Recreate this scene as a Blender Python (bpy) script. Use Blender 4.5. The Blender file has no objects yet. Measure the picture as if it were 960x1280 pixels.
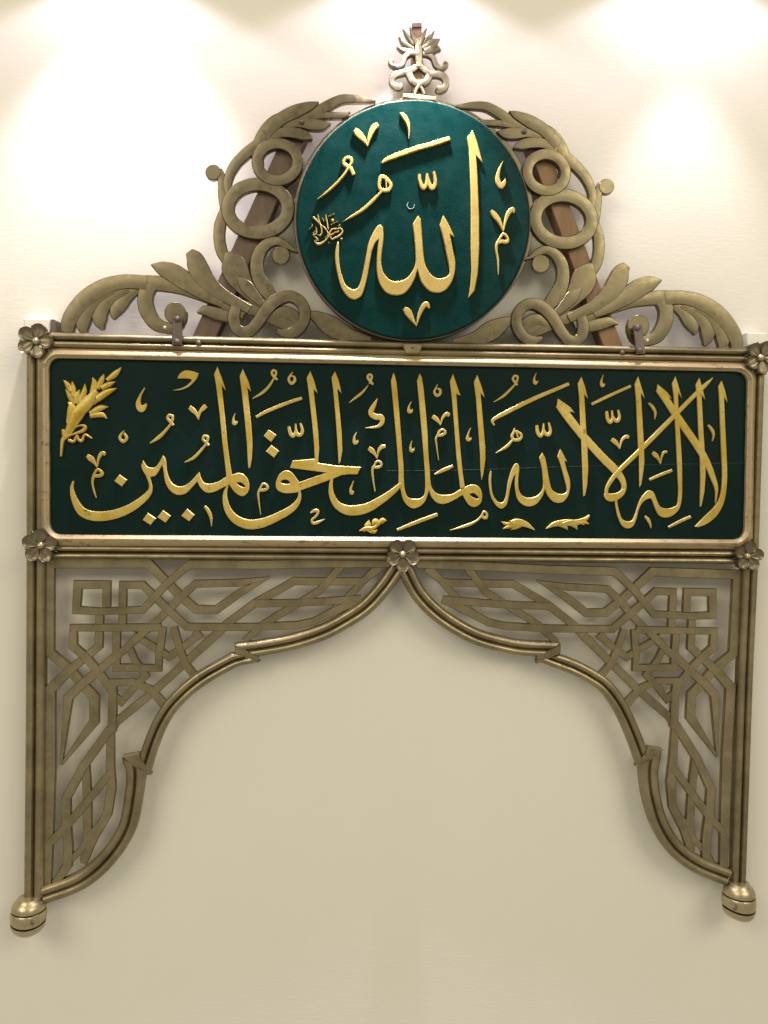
import bpy, bmesh, math, random
from mathutils import Vector, Matrix
from mathutils.geometry import tessellate_polygon
random.seed(7)
scene = bpy.context.scene
COL = scene.collection

# ------------------------------------------------------------------ camera
FPX = 1036.0                      # focal length in photo pixels (960 x 1280)
DIST = 1.75                       # camera to wall, metres
YAW, PITCH, ROLL = math.radians(3.3), math.radians(2.2), math.radians(1.0)
cam_d = bpy.data.cameras.new('camera')
cam = bpy.data.objects.new('camera', cam_d); COL.objects.link(cam)
cam_d.sensor_fit = 'VERTICAL'; cam_d.sensor_height = 36.0
cam_d.lens = FPX / 1280 * 36.0
cam_d.clip_start = 0.05; cam_d.clip_end = 200
CAMP = Vector((0, -DIST, 1.75))
fw = Vector((math.sin(YAW) * math.cos(PITCH), math.cos(YAW) * math.cos(PITCH), -math.sin(PITCH)))
rt = fw.cross(Vector((0, 0, 1))).normalized()
up = rt.cross(fw).normalized()
# the photo's horizontals drop to the right: the camera is rolled anticlockwise
rt2 = (rt * math.cos(ROLL) + up * math.sin(ROLL)).normalized()
up2 = (up * math.cos(ROLL) - rt * math.sin(ROLL)).normalized()
R3 = Matrix((rt2, up2, -fw)).transposed()
cam.matrix_world = Matrix.Translation(CAMP) @ R3.to_4x4()
scene.camera = cam

# ------------------------------------------------------------------ light
scene.view_settings.view_transform = 'Standard'
scene.view_settings.look = 'None'
scene.view_settings.exposure = 0.10
scene.view_settings.gamma = 1.0
world = bpy.data.worlds.new('World'); scene.world = world
world.use_nodes = True
wbg = world.node_tree.nodes['Background']
wbg.inputs[0].default_value = (1.0, 0.915, 0.71, 1)
wbg.inputs[1].default_value = 0.42

MPP = DIST / FPX                  # metres per pixel near the wall
def P(px, py, d):
    """photo pixel -> point on the plane d metres in front of the wall"""
    v = (rt2 * (px - 480) - up2 * (py - 640) + fw * FPX)
    t = (-d - CAMP.y) / v.y
    return CAMP + v * t

def spot(name, px, dz, off, energy, ang, blend, color, soft):
    l = bpy.data.lights.new(name, 'SPOT'); o = bpy.data.objects.new(name, l); COL.objects.link(o)
    p = P(px, 0, 0)
    o.location = (p.x, -off, p.z + dz)
    o.rotation_euler = (0, 0, 0)
    l.energy = energy; l.spot_size = math.radians(ang); l.spot_blend = blend
    l.color = color; l.shadow_soft_size = soft
    return o
# three ceiling downlights close to the wall, each a wide spill plus an extra spot for the hot beam
for px, off, wide, hot, ang, bl, wang, drop in ((156, 0.16, 4.4, 34.0, 84, 0.75, 127, 0.0), (507, 0.158, 4.0, 100.0, 64, 0.5, 128, 0.06), (860, 0.15, 4.6, 17.0, 56, 0.65, 127, 0.0)):
    spot('downlight', px, 0.12, off, wide, wang, 0.2, (0.97, 0.80, 1.0), 0.02)
    spot('extra_beam', px, 0.12 - drop, off, hot, ang, bl, (1.0, 0.93, 0.98), 0.02)  # middle one is an added lamp, set lower to brighten the medallion top

def area(name, loc, target, sx, sy, energy, color, spread=180):
    l = bpy.data.lights.new(name, 'AREA'); o = bpy.data.objects.new(name, l); COL.objects.link(o)
    l.shape = 'RECTANGLE'; l.size = sx; l.size_y = sy; l.energy = energy; l.color = color; l.spread = math.radians(spread)
    o.location = loc
    o.rotation_euler = (Vector(target) - Vector(loc)).to_track_quat('-Z', 'Y').to_euler()
for sx in (-1, 1):
    area('room_ceiling_light', (0.1 + 3.1 * sx, -4.2, 4.5), (0.05 + 0.2 * sx, 0.0, 1.3), 3.2, 2.2, 106, (1.0, 0.905, 0.66))

# ------------------------------------------------------------------ materials
def mat(name):
    m = bpy.data.materials.new(name); m.use_nodes = True
    nt = m.node_tree; b = nt.nodes['Principled BSDF']
    g = nt.nodes.new('ShaderNodeNewGeometry')
    return m, nt, b, g
def noise(nt, g, scale, detail=4, rough=0.55, vec=None):
    n = nt.nodes.new('ShaderNodeTexNoise')
    n.inputs['Scale'].default_value = scale; n.inputs['Detail'].default_value = detail
    n.inputs['Roughness'].default_value = rough
    nt.links.new(vec if vec else g.outputs['Position'], n.inputs['Vector'])
    return n
def ramp(nt, src, stops):
    r = nt.nodes.new('ShaderNodeValToRGB')
    while len(r.color_ramp.elements) < len(stops): r.color_ramp.elements.new(0.5)
    for e, (p, c) in zip(r.color_ramp.elements, stops):
        e.position = p; e.color = (c[0], c[1], c[2], 1) if not isinstance(c, (int, float)) else (c, c, c, 1)
    nt.links.new(src, r.inputs[0]); return r
def mixc(nt, fac, a, b):
    m = nt.nodes.new('ShaderNodeMix'); m.data_type = 'RGBA'
    nt.links.new(fac, m.inputs[0])
    for s, i in ((a, 6), (b, 7)):
        if isinstance(s, tuple): m.inputs[i].default_value = (*s, 1)
        else: nt.links.new(s, m.inputs[i])
    return m.outputs[2]
def bump(nt, b, src, strength, dist):
    n = nt.nodes.new('ShaderNodeBump'); n.inputs['Strength'].default_value = strength
    n.inputs['Distance'].default_value = dist
    nt.links.new(src, n.inputs['Height']); nt.links.new(n.outputs[0], b.inputs['Normal'])
def scaled(nt, g, s):
    m = nt.nodes.new('ShaderNodeMapping'); m.inputs['Scale'].default_value = s
    nt.links.new(g.outputs['Position'], m.inputs['Vector']); return m.outputs[0]

def m_metal(name, c1, c2, dark, rough, metallic=0.9, patina=0.5, bs=0.25):
    m, nt, b, g = mat(name)
    n1 = noise(nt, g, 13, 6, 0.68); n2 = noise(nt, g, 60, 6, 0.65); n3 = noise(nt, g, 340, 3, 0.6)
    base = mixc(nt, ramp(nt, n1.outputs[0], [(0.35, 0), (0.68, 1)]).outputs[0], c1, c2)
    base = mixc(nt, ramp(nt, n2.outputs[0], [(0.5, 0), (0.85, patina)]).outputs[0], base, dark)
    nt.links.new(base, b.inputs['Base Color'])
    b.inputs['Metallic'].default_value = metallic
    rr = ramp(nt, n2.outputs[0], [(0.3, rough - 0.06), (0.75, rough + 0.16)])
    nt.links.new(rr.outputs[0], b.inputs['Roughness'])
    ad = nt.nodes.new('ShaderNodeMath'); ad.operation = 'ADD'
    nt.links.new(n2.outputs[0], ad.inputs[0]); nt.links.new(n3.outputs[0], ad.inputs[1])
    bump(nt, b, ad.outputs[0], bs, 0.0012)
    return m
BRASS = m_metal('aged_brass', (0.36, 0.30, 0.185), (0.21, 0.175, 0.108), (0.09, 0.068, 0.04), 0.36, bs=0.15)
BRASSC = m_metal('cast_brass_scroll', (0.225, 0.187, 0.115), (0.16, 0.14, 0.092), (0.09, 0.07, 0.045), 0.29, metallic=1.0, patina=0.15, bs=0.06)
BRASSD = m_metal('rosette_brass', (0.24, 0.205, 0.14), (0.17, 0.145, 0.10), (0.055, 0.042, 0.027), 0.34, bs=0.12)
EDGE = m_metal('tarnish_shade_edge', (0.065, 0.05, 0.028), (0.10, 0.078, 0.045), (0.05, 0.04, 0.025), 0.34, bs=0.1)  # dark bevels and grooves: tarnish plus painted-in shade lines between parts
FINI = m_metal('pale_finial_brass', (0.23, 0.20, 0.14), (0.18, 0.157, 0.11), (0.09, 0.075, 0.05), 0.30, metallic=1.0, patina=0.3, bs=0.08)
IRON = m_metal('dull_iron', (0.20, 0.16, 0.15), (0.14, 0.11, 0.10), (0.06, 0.05, 0.04), 0.5)
BALLM = m_metal('worn_brass_ball', (0.58, 0.49, 0.33), (0.40, 0.325, 0.21), (0.12, 0.08, 0.05), 0.28)

def m_gold(name, c1, c2, wear, wearamt):
    m, nt, b, g = mat(name)
    n1 = noise(nt, g, 18, 4, 0.6); n2 = noise(nt, g, 120, 5, 0.7); n3 = noise(nt, g, 32, 6, 0.75)
    base = mixc(nt, ramp(nt, n1.outputs[0], [(0.4, 0), (0.62, 1)]).outputs[0], c1, c2)
    base = mixc(nt, ramp(nt, n2.outputs[0], [(0.50, 0), (0.68, 0.55)]).outputs[0], base, (c2[0]*0.72, c2[1]*0.66, c2[2]*0.5))
    base = mixc(nt, ramp(nt, n3.outputs[0], [(0.62, 0), (0.67, wearamt)]).outputs[0], base, wear)
    nt.links.new(base, b.inputs['Base Color'])
    b.inputs['Metallic'].default_value = 0.35
    nt.links.new(ramp(nt, n2.outputs[0], [(0.3, 0.36), (0.7, 0.6)]).outputs[0], b.inputs['Roughness'])
    bump(nt, b, n2.outputs[0], 0.14, 0.0010)
    return m
GOLD = m_gold('gold_leaf', (0.53, 0.405, 0.105), (0.46, 0.31, 0.028), (0.10, 0.06, 0.02), 0.8)
GOLDRIM = m_gold('pale_gilt_edge', (0.56, 0.46, 0.23), (0.48, 0.39, 0.18), (0.3, 0.22, 0.1), 0.5)
GOLDP = m_gold('pale_gold_leaf', (0.42, 0.315, 0.095), (0.37, 0.265, 0.065), (0.12, 0.08, 0.03), 0.5)

def m_green(name, c, c2, rough, bs, coat):
    m, nt, b, g = mat(name)
    n1 = noise(nt, g, 30, 5, 0.6); n2 = noise(nt, g, 170, 4, 0.6)
    nt.links.new(mixc(nt, n1.outputs[0], c, c2), b.inputs['Base Color'])
    nt.links.new(ramp(nt, n1.outputs[0], [(0.3, rough - 0.05), (0.7, rough + 0.12)]).outputs[0], b.inputs['Roughness'])
    ad = nt.nodes.new('ShaderNodeMath'); ad.operation = 'ADD'
    nt.links.new(n1.outputs[0], ad.inputs[0]); nt.links.new(n2.outputs[0], ad.inputs[1])
    bump(nt, b, ad.outputs[0], bs, 0.003)
    b.inputs['Specular IOR Level'].default_value = coat
    return m
GREEN = m_green('dark_green_paint', (0.0012, 0.0120, 0.0108), (0.0018, 0.0165, 0.0146), 0.42, 0.12, 0.12)
GREEND = m_green('medallion_green_paint', (0.0003, 0.0140, 0.0128), (0.0005, 0.026, 0.0236), 0.26, 0.13, 0.11)
RIM = m_metal('medallion_edge', (0.16, 0.11, 0.07), (0.10, 0.07, 0.05), (0.03, 0.03, 0.03), 0.6, metallic=0.1)
SEAM, nt, b, g = mat('seam_filler'); b.inputs['Base Color'].default_value = (0.010, 0.026, 0.023, 1); b.inputs['Roughness'].default_value = 0.6
CHIP, nt, b, g = mat('chipped_paint'); b.inputs['Base Color'].default_value = (0.28, 0.36, 0.36, 1); b.inputs['Roughness'].default_value = 0.5

def m_gilt():
    m, nt, b, g = mat('worn_gilt')
    n1 = noise(nt, g, 14, 5, 0.65); n2 = noise(nt, g, 70, 6, 0.7, scaled(nt, g, (0.5, 1, 1.2)))
    base = mixc(nt, n1.outputs[0], (0.50, 0.40, 0.24), (0.40, 0.31, 0.18))
    base = mixc(nt, ramp(nt, n2.outputs[0], [(0.56, 0), (0.66, 0.75)]).outputs[0], base, (0.17, 0.095, 0.05))
    nt.links.new(base, b.inputs['Base Color'])
    b.inputs['Metallic'].default_value = 0.45
    b.inputs['Roughness'].default_value = 0.46
    bump(nt, b, n2.outputs[0], 0.4, 0.002)
    return m
GILT = m_gilt()
def m_wood(name, a, c):
    m, nt, b, g = mat(name)
    n = noise(nt, g, 30, 6, 0.6, scaled(nt, g, (3, 3, 0.5)))
    nt.links.new(mixc(nt, ramp(nt, n.outputs[0], [(0.3, 0), (0.7, 1)]).outputs[0], a, c), b.inputs['Base Color'])
    b.inputs['Roughness'].default_value = 0.55
    bump(nt, b, n.outputs[0], 0.3, 0.002)
    return m
WOODL = m_wood('dark_stained_wood', (0.095, 0.06, 0.042), (0.135, 0.088, 0.062))
WOODR = m_wood('brown_wood', (0.21, 0.12, 0.06), (0.28, 0.165, 0.085))
WHITE, nt, b, g = mat('white_plastic'); b.inputs['Base Color'].default_value = (0.8, 0.78, 0.72, 1); b.inputs['Roughness'].default_value = 0.4
def m_wall():
    m, nt, b, g = mat('wall_paint')
    n1 = noise(nt, g, 95, 5, 0.6, scaled(nt, g, (0.45, 1, 1.8))); n2 = noise(nt, g, 2.2, 6, 0.62)
    n3 = noise(nt, g, 300, 2, 0.5)
    nt.links.new(mixc(nt, n2.outputs[0], (0.725, 0.70, 0.652), (0.785, 0.76, 0.708)), b.inputs['Base Color'])
    b.inputs['Roughness'].default_value = 0.62
    b.inputs['Specular IOR Level'].default_value = 0.3
    ad = nt.nodes.new('ShaderNodeMath'); ad.operation = 'MULTIPLY_ADD'; ad.inputs[1].default_value = 0.25
    nt.links.new(n3.outputs[0], ad.inputs[0]); nt.links.new(n1.outputs[0], ad.inputs[2])
    bump(nt, b, ad.outputs[0], 0.20, 0.0022)
    return m
WALL = m_wall()

# ------------------------------------------------------------------ mesh helpers
def link(name, verts, faces, material, parent=None, smooth=26):
    me = bpy.data.meshes.new(name)
    off = parent_world(parent)
    me.from_pydata([tuple(Vector(v) - off) for v in verts], [], faces)
    me.update()
    bm = bmesh.new(); bm.from_mesh(me)
    bmesh.ops.recalc_face_normals(bm, faces=bm.faces); bm.to_mesh(me); bm.free()
    if smooth:
        me.shade_smooth(); me.set_sharp_from_angle(angle=math.radians(smooth))
    me.materials.append(material)
    o = bpy.data.objects.new(name, me); COL.objects.link(o)
    if parent: o.parent = parent
    return o
def parent_world(p):
    v = Vector((0, 0, 0))
    while p: v = v + p.location; p = p.parent
    return v
def thing(name, label, cat, loc, group=None):
    o = bpy.data.objects.new(name, None); COL.objects.link(o)
    o.empty_display_size = 0.05
    o.location = loc; o['label'] = label; o['category'] = cat
    if group: o['group'] = group
    return o
def tag(o, label, cat, group=None):
    o['label'] = label; o['category'] = cat
    if group: o['group'] = group
    return o

def cr(p0, p1, p2, p3, t):
    t2, t3 = t * t, t * t * t
    return tuple(0.5 * (2 * b + (c - a) * t + (2 * a - 5 * b + 4 * c - d) * t2 + (3 * b - a - 3 * c + d) * t3)
                 for a, b, c, d in zip(p0, p1, p2, p3))
def smooth_open(pts, n=6):
    if len(pts) < 3: n = max(n, 2)
    out = []
    for i in range(len(pts) - 1):
        p1, p2 = pts[i], pts[i + 1]
        p0 = pts[i - 1] if i else tuple(2 * a - b for a, b in zip(p1, p2))
        p3 = pts[i + 2] if i + 2 < len(pts) else tuple(2 * b - a for a, b in zip(p1, p2))
        for k in range(n): out.append(cr(p0, p1, p2, p3, k / n))
    out.append(tuple(pts[-1])); return out
def smooth_closed(pts, n=5):
    """closed outline; a third element of 1 marks a corner"""
    xy = [(p[0], p[1]) for p in pts]; cn = [len(p) > 2 and p[2] == 1 for p in pts]; N = len(pts); out = []
    for i in range(N):
        p1, p2 = xy[i], xy[(i + 1) % N]
        p0 = xy[i - 1] if not cn[i] else tuple(2 * a - b for a, b in zip(p1, p2))
        p3 = xy[(i + 2) % N] if not cn[(i + 1) % N] else tuple(2 * b - a for a, b in zip(p1, p2))
        m = 1 if (cn[i] and cn[(i + 1) % N]) else n
        for k in range(m): out.append(cr(p0, p1, p2, p3, k / m))
    return out

class Fr:
    """a zoomed frame of the photograph: converts frame coordinates to photo pixels"""
    def __init__(s, x0, y0, sc, H=None): s.x0, s.y0, s.sc, s.H = x0, y0, sc, H
    def __call__(s, p):
        x, y = s.x0 + p[0] / s.sc, s.y0 + p[1] / s.sc
        k = 1.0 / s.sc
        if s.H is not None: x, y = happly(s.H, x, y)
        return (x, y) + tuple(q * k for q in p[2:])
PX = Fr(0, 0, 1)
def happly(H, x, y):
    w = H[6] * x + H[7] * y + 1
    return ((H[0] * x + H[1] * y + H[2]) / w, (H[3] * x + H[4] * y + H[5]) / w)
def hfit(pairs):
    import numpy as np
    A, B = [], []
    for (x, y), (u, v) in pairs:
        A.append([x, y, 1, 0, 0, 0, -u * x, -u * y]); B.append(u)
        A.append([0, 0, 0, x, y, 1, -v * x, -v * y]); B.append(v)
    h, *_ = np.linalg.lstsq(np.array(A, float), np.array(B, float), rcond=None)
    return [float(q) for q in h]

def prof_flat(bev=0.0012, crown=0.0):
    def f(w, h):      # w, h in metres -> [(offset, height)]
        hw = w / 2; b = min(bev, hw * 0.5); bh = min(bev, h * 0.6)
        L = [(-hw, 0), (-hw, h - bh), (-hw + b, h)]
        c = crown * min(1.0, w / 0.03)
        mid = [(-hw * 0.4, h + c * 0.8), (0, h + c), (hw * 0.4, h + c * 0.8)] if crown else [(0, h)]
        return L + mid + [(-a, z) for a, z in reversed(L)]
    return f
def prof_reeds(w, h):
    # two half-round reeds with a groove between and a fine step on the outside
    hw = w / 2; out = [(-hw, 0), (-hw, h * 0.70)]
    for c0, c1 in ((-0.96, -0.06), (0.06, 0.96)):
        for k in range(7):
            a = k / 6
            out.append((hw * (c0 + (c1 - c0) * a), h * (0.74 + 0.26 * math.sin(math.pi * a) ** 0.6)))
        if c0 < 0: out.append((0.0, h * 0.62))
    return out + [(hw, h * 0.70), (hw, 0)]

def ribbon(name, fr, pts, base, h, material, parent, prof=None, n=6, closed=False, straight=False, wadd=0.0, hfun=None, shear=(0, 0), rim=None):
    # shear: how far (px) the left edge runs on past the centre at the start / end
    """raised strip: centre line and width, swept with a cross profile, standing out from the wall"""
    prof = prof or prof_flat()
    q = [fr(p) for p in pts]
    if closed: q = q + [q[0]]
    if straight: s = q
    elif closed:
        m = q[:-1]; N = len(m); s = []
        for i in range(N):
            for k in range(n): s.append(cr(m[i - 1], m[i], m[(i + 1) % N], m[(i + 2) % N], k / n))
        s.append(s[0])
    else: s = smooth_open(q, n)
    front = base + h
    W = [P(p[0], p[1], front) for p in s]
    C = [(v.x, v.z) for v in W]
    ww = [max(0.0006, p[2] * MPP * (1 - front / DIST) + wadd) for p in s]
    N = len(C); verts = []; rings = []
    arc = [0.0]
    for i in range(1, N): arc.append(arc[-1] + math.hypot(C[i][0] - C[i-1][0], C[i][1] - C[i-1][1]))
    RL = 36 * MPP
    for i in range(N):
        if closed: a, b2 = C[(i - 1) % (N - 1)], C[(i + 1) % (N - 1)]
        else: a, b2 = C[max(i - 1, 0)], C[min(i + 1, N - 1)]
        if straight and 0 < i < N - 1:
            d1 = Vector((C[i][0] - a[0], C[i][1] - a[1])).normalized(); d2 = Vector((b2[0] - C[i][0], b2[1] - C[i][1])).normalized()
            t = (d1 + d2); t = t.normalized() if t.length > 1e-6 else d1
            k = 1 / max(0.45, t.dot(d1))
        else:
            t = Vector((b2[0] - a[0], b2[1] - a[1])); t = t.normalized() if t.length > 1e-9 else Vector((1, 0)); k = 1
        nx, nz = -t.y, t.x
        hh = h * (hfun(i / (N - 1)) if hfun else 1)
        ring = []
        sh = shear[0] * MPP * max(0, 1 - arc[i] / RL) + shear[1] * MPP * max(0, 1 - (arc[-1] - arc[i]) / RL)
        for off, z in prof(ww[i], hh):
            sx = sh * off / (ww[i] / 2)
            verts.append((C[i][0] + nx * off * k + t.x * sx, -(base + z), C[i][1] + nz * off * k + t.y * sx)); ring.append(len(verts) - 1)
        rings.append(ring)
    faces = []
    last = N - 1
    for i in range(last):
        A, B = rings[i], rings[i + 1] if not (closed and i == last - 1) else rings[0]
        for j in range(len(A) - 1): faces.append((A[j], A[j + 1], B[j + 1], B[j]))
        faces.append((A[-1], A[0], B[0], B[-1]))
    if not closed:
        faces.append(tuple(rings[0])); faces.append(tuple(reversed(rings[-1])))
    o = link(name, verts, faces, material, parent)
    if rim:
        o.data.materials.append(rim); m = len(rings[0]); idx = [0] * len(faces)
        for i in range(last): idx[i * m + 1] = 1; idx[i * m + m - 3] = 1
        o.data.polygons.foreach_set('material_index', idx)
    return o

def plate(name, fr, outline, base, h, material, parent, holes=(), straight=False, bev=0.0012, n=5, rim=None):
    """raised flat piece with a bevelled edge, from an outline and optional holes"""
    front = base + h
    loops = []
    for k, L in enumerate([outline] + list(holes)):
        s = [(p[0], p[1]) for p in L] if straight else smooth_closed(L, n)
        pts = []
        for p in s:
            q = fr(p); v = P(q[0], q[1], front)
            if not pts or (abs(pts[-1][0] - v.x) + abs(pts[-1][1] - v.z)) > 2e-4: pts.append((v.x, v.z))
        ar = sum(pts[i - 1][0] * pts[i][1] - pts[i][0] * pts[i - 1][1] for i in range(len(pts)))
        if (ar > 0) != (k == 0): pts.reverse()       # outer anticlockwise, holes clockwise
        loops.append(pts)
    verts, faces, caps = [], [], []
    for pts in loops:
        N = len(pts); ins = []
        for i in range(N):
            a, b, c = Vector(pts[i - 1]), Vector(pts[i]), Vector(pts[(i + 1) % N])
            d1, d2 = (b - a).normalized(), (c - b).normalized()
            n1, n2 = Vector((-d1.y, d1.x)), Vector((-d2.y, d2.x))
            m = n1 + n2; m = m.normalized() if m.length > 1e-6 else n1
            k = min(1 / max(0.3, m.dot(n1)), 2.2)
            ins.append(b + m * bev * k)
        o = len(verts)
        for p in pts: verts.append((p[0], -base, p[1]))
        for p in pts: verts.append((p[0], -(front - min(bev, h * 0.6)), p[1]))
        for p in ins: verts.append((p.x, -front, p.y))
        for i in range(N):
            j = (i + 1) % N
            faces.append((o + i, o + j, o + N + j, o + N + i))
            faces.append((o + N + i, o + N + j, o + 2 * N + j, o + 2 * N + i))
        caps.append([(o + 2 * N + i) for i in range(N)])
    idx = [i for c in caps for i in c]
    tris = tessellate_polygon([[Vector((verts[i][0], verts[i][2], 0)) for i in c] for c in caps])
    for t in tris:
        f = tuple(idx[i] for i in t)
        if len(set(f)) == 3: faces.append(f)
    o = link(name, verts, faces, material, parent)
    if rim:
        o.data.materials.append(rim); idx = [0] * len(faces); q = 0
        for pts in loops:
            for i in range(len(pts)): idx[q + 1] = 1; q += 2
        o.data.polygons.foreach_set('material_index', idx)
    return o

def dome(name, px, py, r, base, h, material, parent, seg=28, rings=7, rz=None):
    """button: flat back, domed front"""
    c = P(px, py, base + h); R = r * MPP; Rz = (rz or r) * MPP
    verts, faces = [], []
    for i in range(rings + 1):
        a = (math.pi / 2) * i / rings
        rr = math.cos(a) if i < rings else 0.02
        for k in range(seg):
            t = 2 * math.pi * k / seg
            verts.append((c.x + R * rr * math.cos(t), -(base + h * math.sin(a)), c.z + Rz * rr * math.sin(t)))
    for i in range(rings):
        for k in range(seg):
            faces.append((i * seg + k, i * seg + (k + 1) % seg, (i + 1) * seg + (k + 1) % seg, (i + 1) * seg + k))
    faces.append(tuple(range(seg))); faces.append(tuple(rings * seg + k for k in range(seg)))
    return link(name, verts, faces, material, parent)
def ell(cx, cy, rx, ry, w, n=16, a0=0):
    return [(cx + rx * math.cos(a0 + 2 * math.pi * k / n), cy + ry * math.sin(a0 + 2 * math.pi * k / n), w) for k in range(n)]
def box(name, px0, py0, px1, py1, d0, d1, material, parent=None, bev=0.002):
    return plate(name, PX, [(px0, py0), (px1, py0), (px1, py1), (px0, py1)], d0, d1 - d0, material, parent, straight=True, bev=bev)

# ------------------------------------------------------------------ wall
wv = [(-4, 0, -0.6), (4, 0, -0.6), (4, 0, 4.5), (-4, 0, 4.5), (-4, 0.1, -0.6), (4, 0.1, -0.6), (4, 0.1, 4.5), (-4, 0.1, 4.5)]
wall = link('wall', wv, [(0, 1, 2, 3), (7, 6, 5, 4), (0, 4, 5, 1), (1, 5, 6, 2), (2, 6, 7, 3), (3, 7, 4, 0)], WALL, smooth=0)
wall['kind'] = 'structure'; wall['label'] = 'cream painted wall with fine brushed texture'

# ------------------------------------------------------------------ the brass gate frame
FB = 0.034      # back of the frame from the wall
frame = thing('ornamental_frame', 'aged brass arched gate frame with rosettes, lattice spandrels and ball feet, hung on cream wall', 'frame', P(490, 1110, 0.05))
RW = prof_reeds
def rail(name, pts, h=0.026, base=FB): return ribbon(name, PX, pts, base, h, BRASS, frame, prof=RW, straight=True)
rail('post', [(43, 414, 22), (42.8, 700, 22), (42, 900, 22.5), (40, 1124, 23)])
rail('post', [(949.5, 434, 20), (941, 700, 20), (934.5, 850, 19), (926, 1104, 18.5)])
rail('top_rail', [(52, 424, 19), (490, 434.8, 18.5), (945, 443.6, 18)], h=0.030)
rail('bottom_rail', [(50, 690, 17.5), (490, 693, 17.5), (938, 697, 18)], h=0.028)

# arch mouldings: three lobes a side, cut on the slant where they meet at each cusp
def arch(pieces, fills):
    for k, (L, sh) in enumerate(pieces):
        ribbon('arch_moulding', PX, L, FB + 0.001 + 0.0009 * (k % 2), 0.022, BRASS, frame, prof=RW, n=10, shear=sh)
    for L in fills:
        plate('arch_step', PX, L, FB, 0.0185, BRASS, frame, straight=True, bev=0.0008)
arch([([(497, 711, 20), (480, 735, 20), (458, 759, 20), (431, 777, 20), (403, 791.5, 20), (366, 803.5, 20), (330, 810.5, 20), (308, 813.5, 20)], (0, -14)),
      ([(308.5, 822.5, 18), (289, 828, 18.5), (258, 845, 19), (237, 860, 19), (219, 877, 19), (207, 892, 19), (196, 912, 19), (187, 935, 19), (180.5, 955.5, 19)], (-14, 10)),
      ([(166.5, 957.5, 27), (168, 972, 23), (166, 996, 22), (157, 1038, 22), (133, 1075, 22), (98.5, 1104, 22), (52, 1122, 22)], (10, 0))],
     [[(293, 805), (323, 821), (323, 829), (294, 818)], [(173, 942), (152, 946), (180, 969), (189, 969)]])
arch([([(507, 712, 20), (524.4, 744, 20), (552.5, 771.7, 20), (594, 796, 20), (636, 808, 20), (660, 811.5, 20), (687, 812.5, 19)], (0, 14)),
      ([(686, 823, 18), (718, 835, 19), (742, 847.5, 19), (760, 861, 19), (778, 886, 19), (793, 918.5, 19), (803.5, 946.5, 19)], (14, -10)),
      ([(815, 948.5, 27), (813, 972, 24), (817, 1001, 23), (827, 1033, 22), (845.7, 1062, 22), (873.8, 1083, 22), (912, 1099, 22)], (-10, 0))],
     [[(701.5, 805), (672, 820), (671, 830), (700.5, 817)], [(812, 934), (829.5, 937.5), (802, 960), (795, 959)]])

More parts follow.
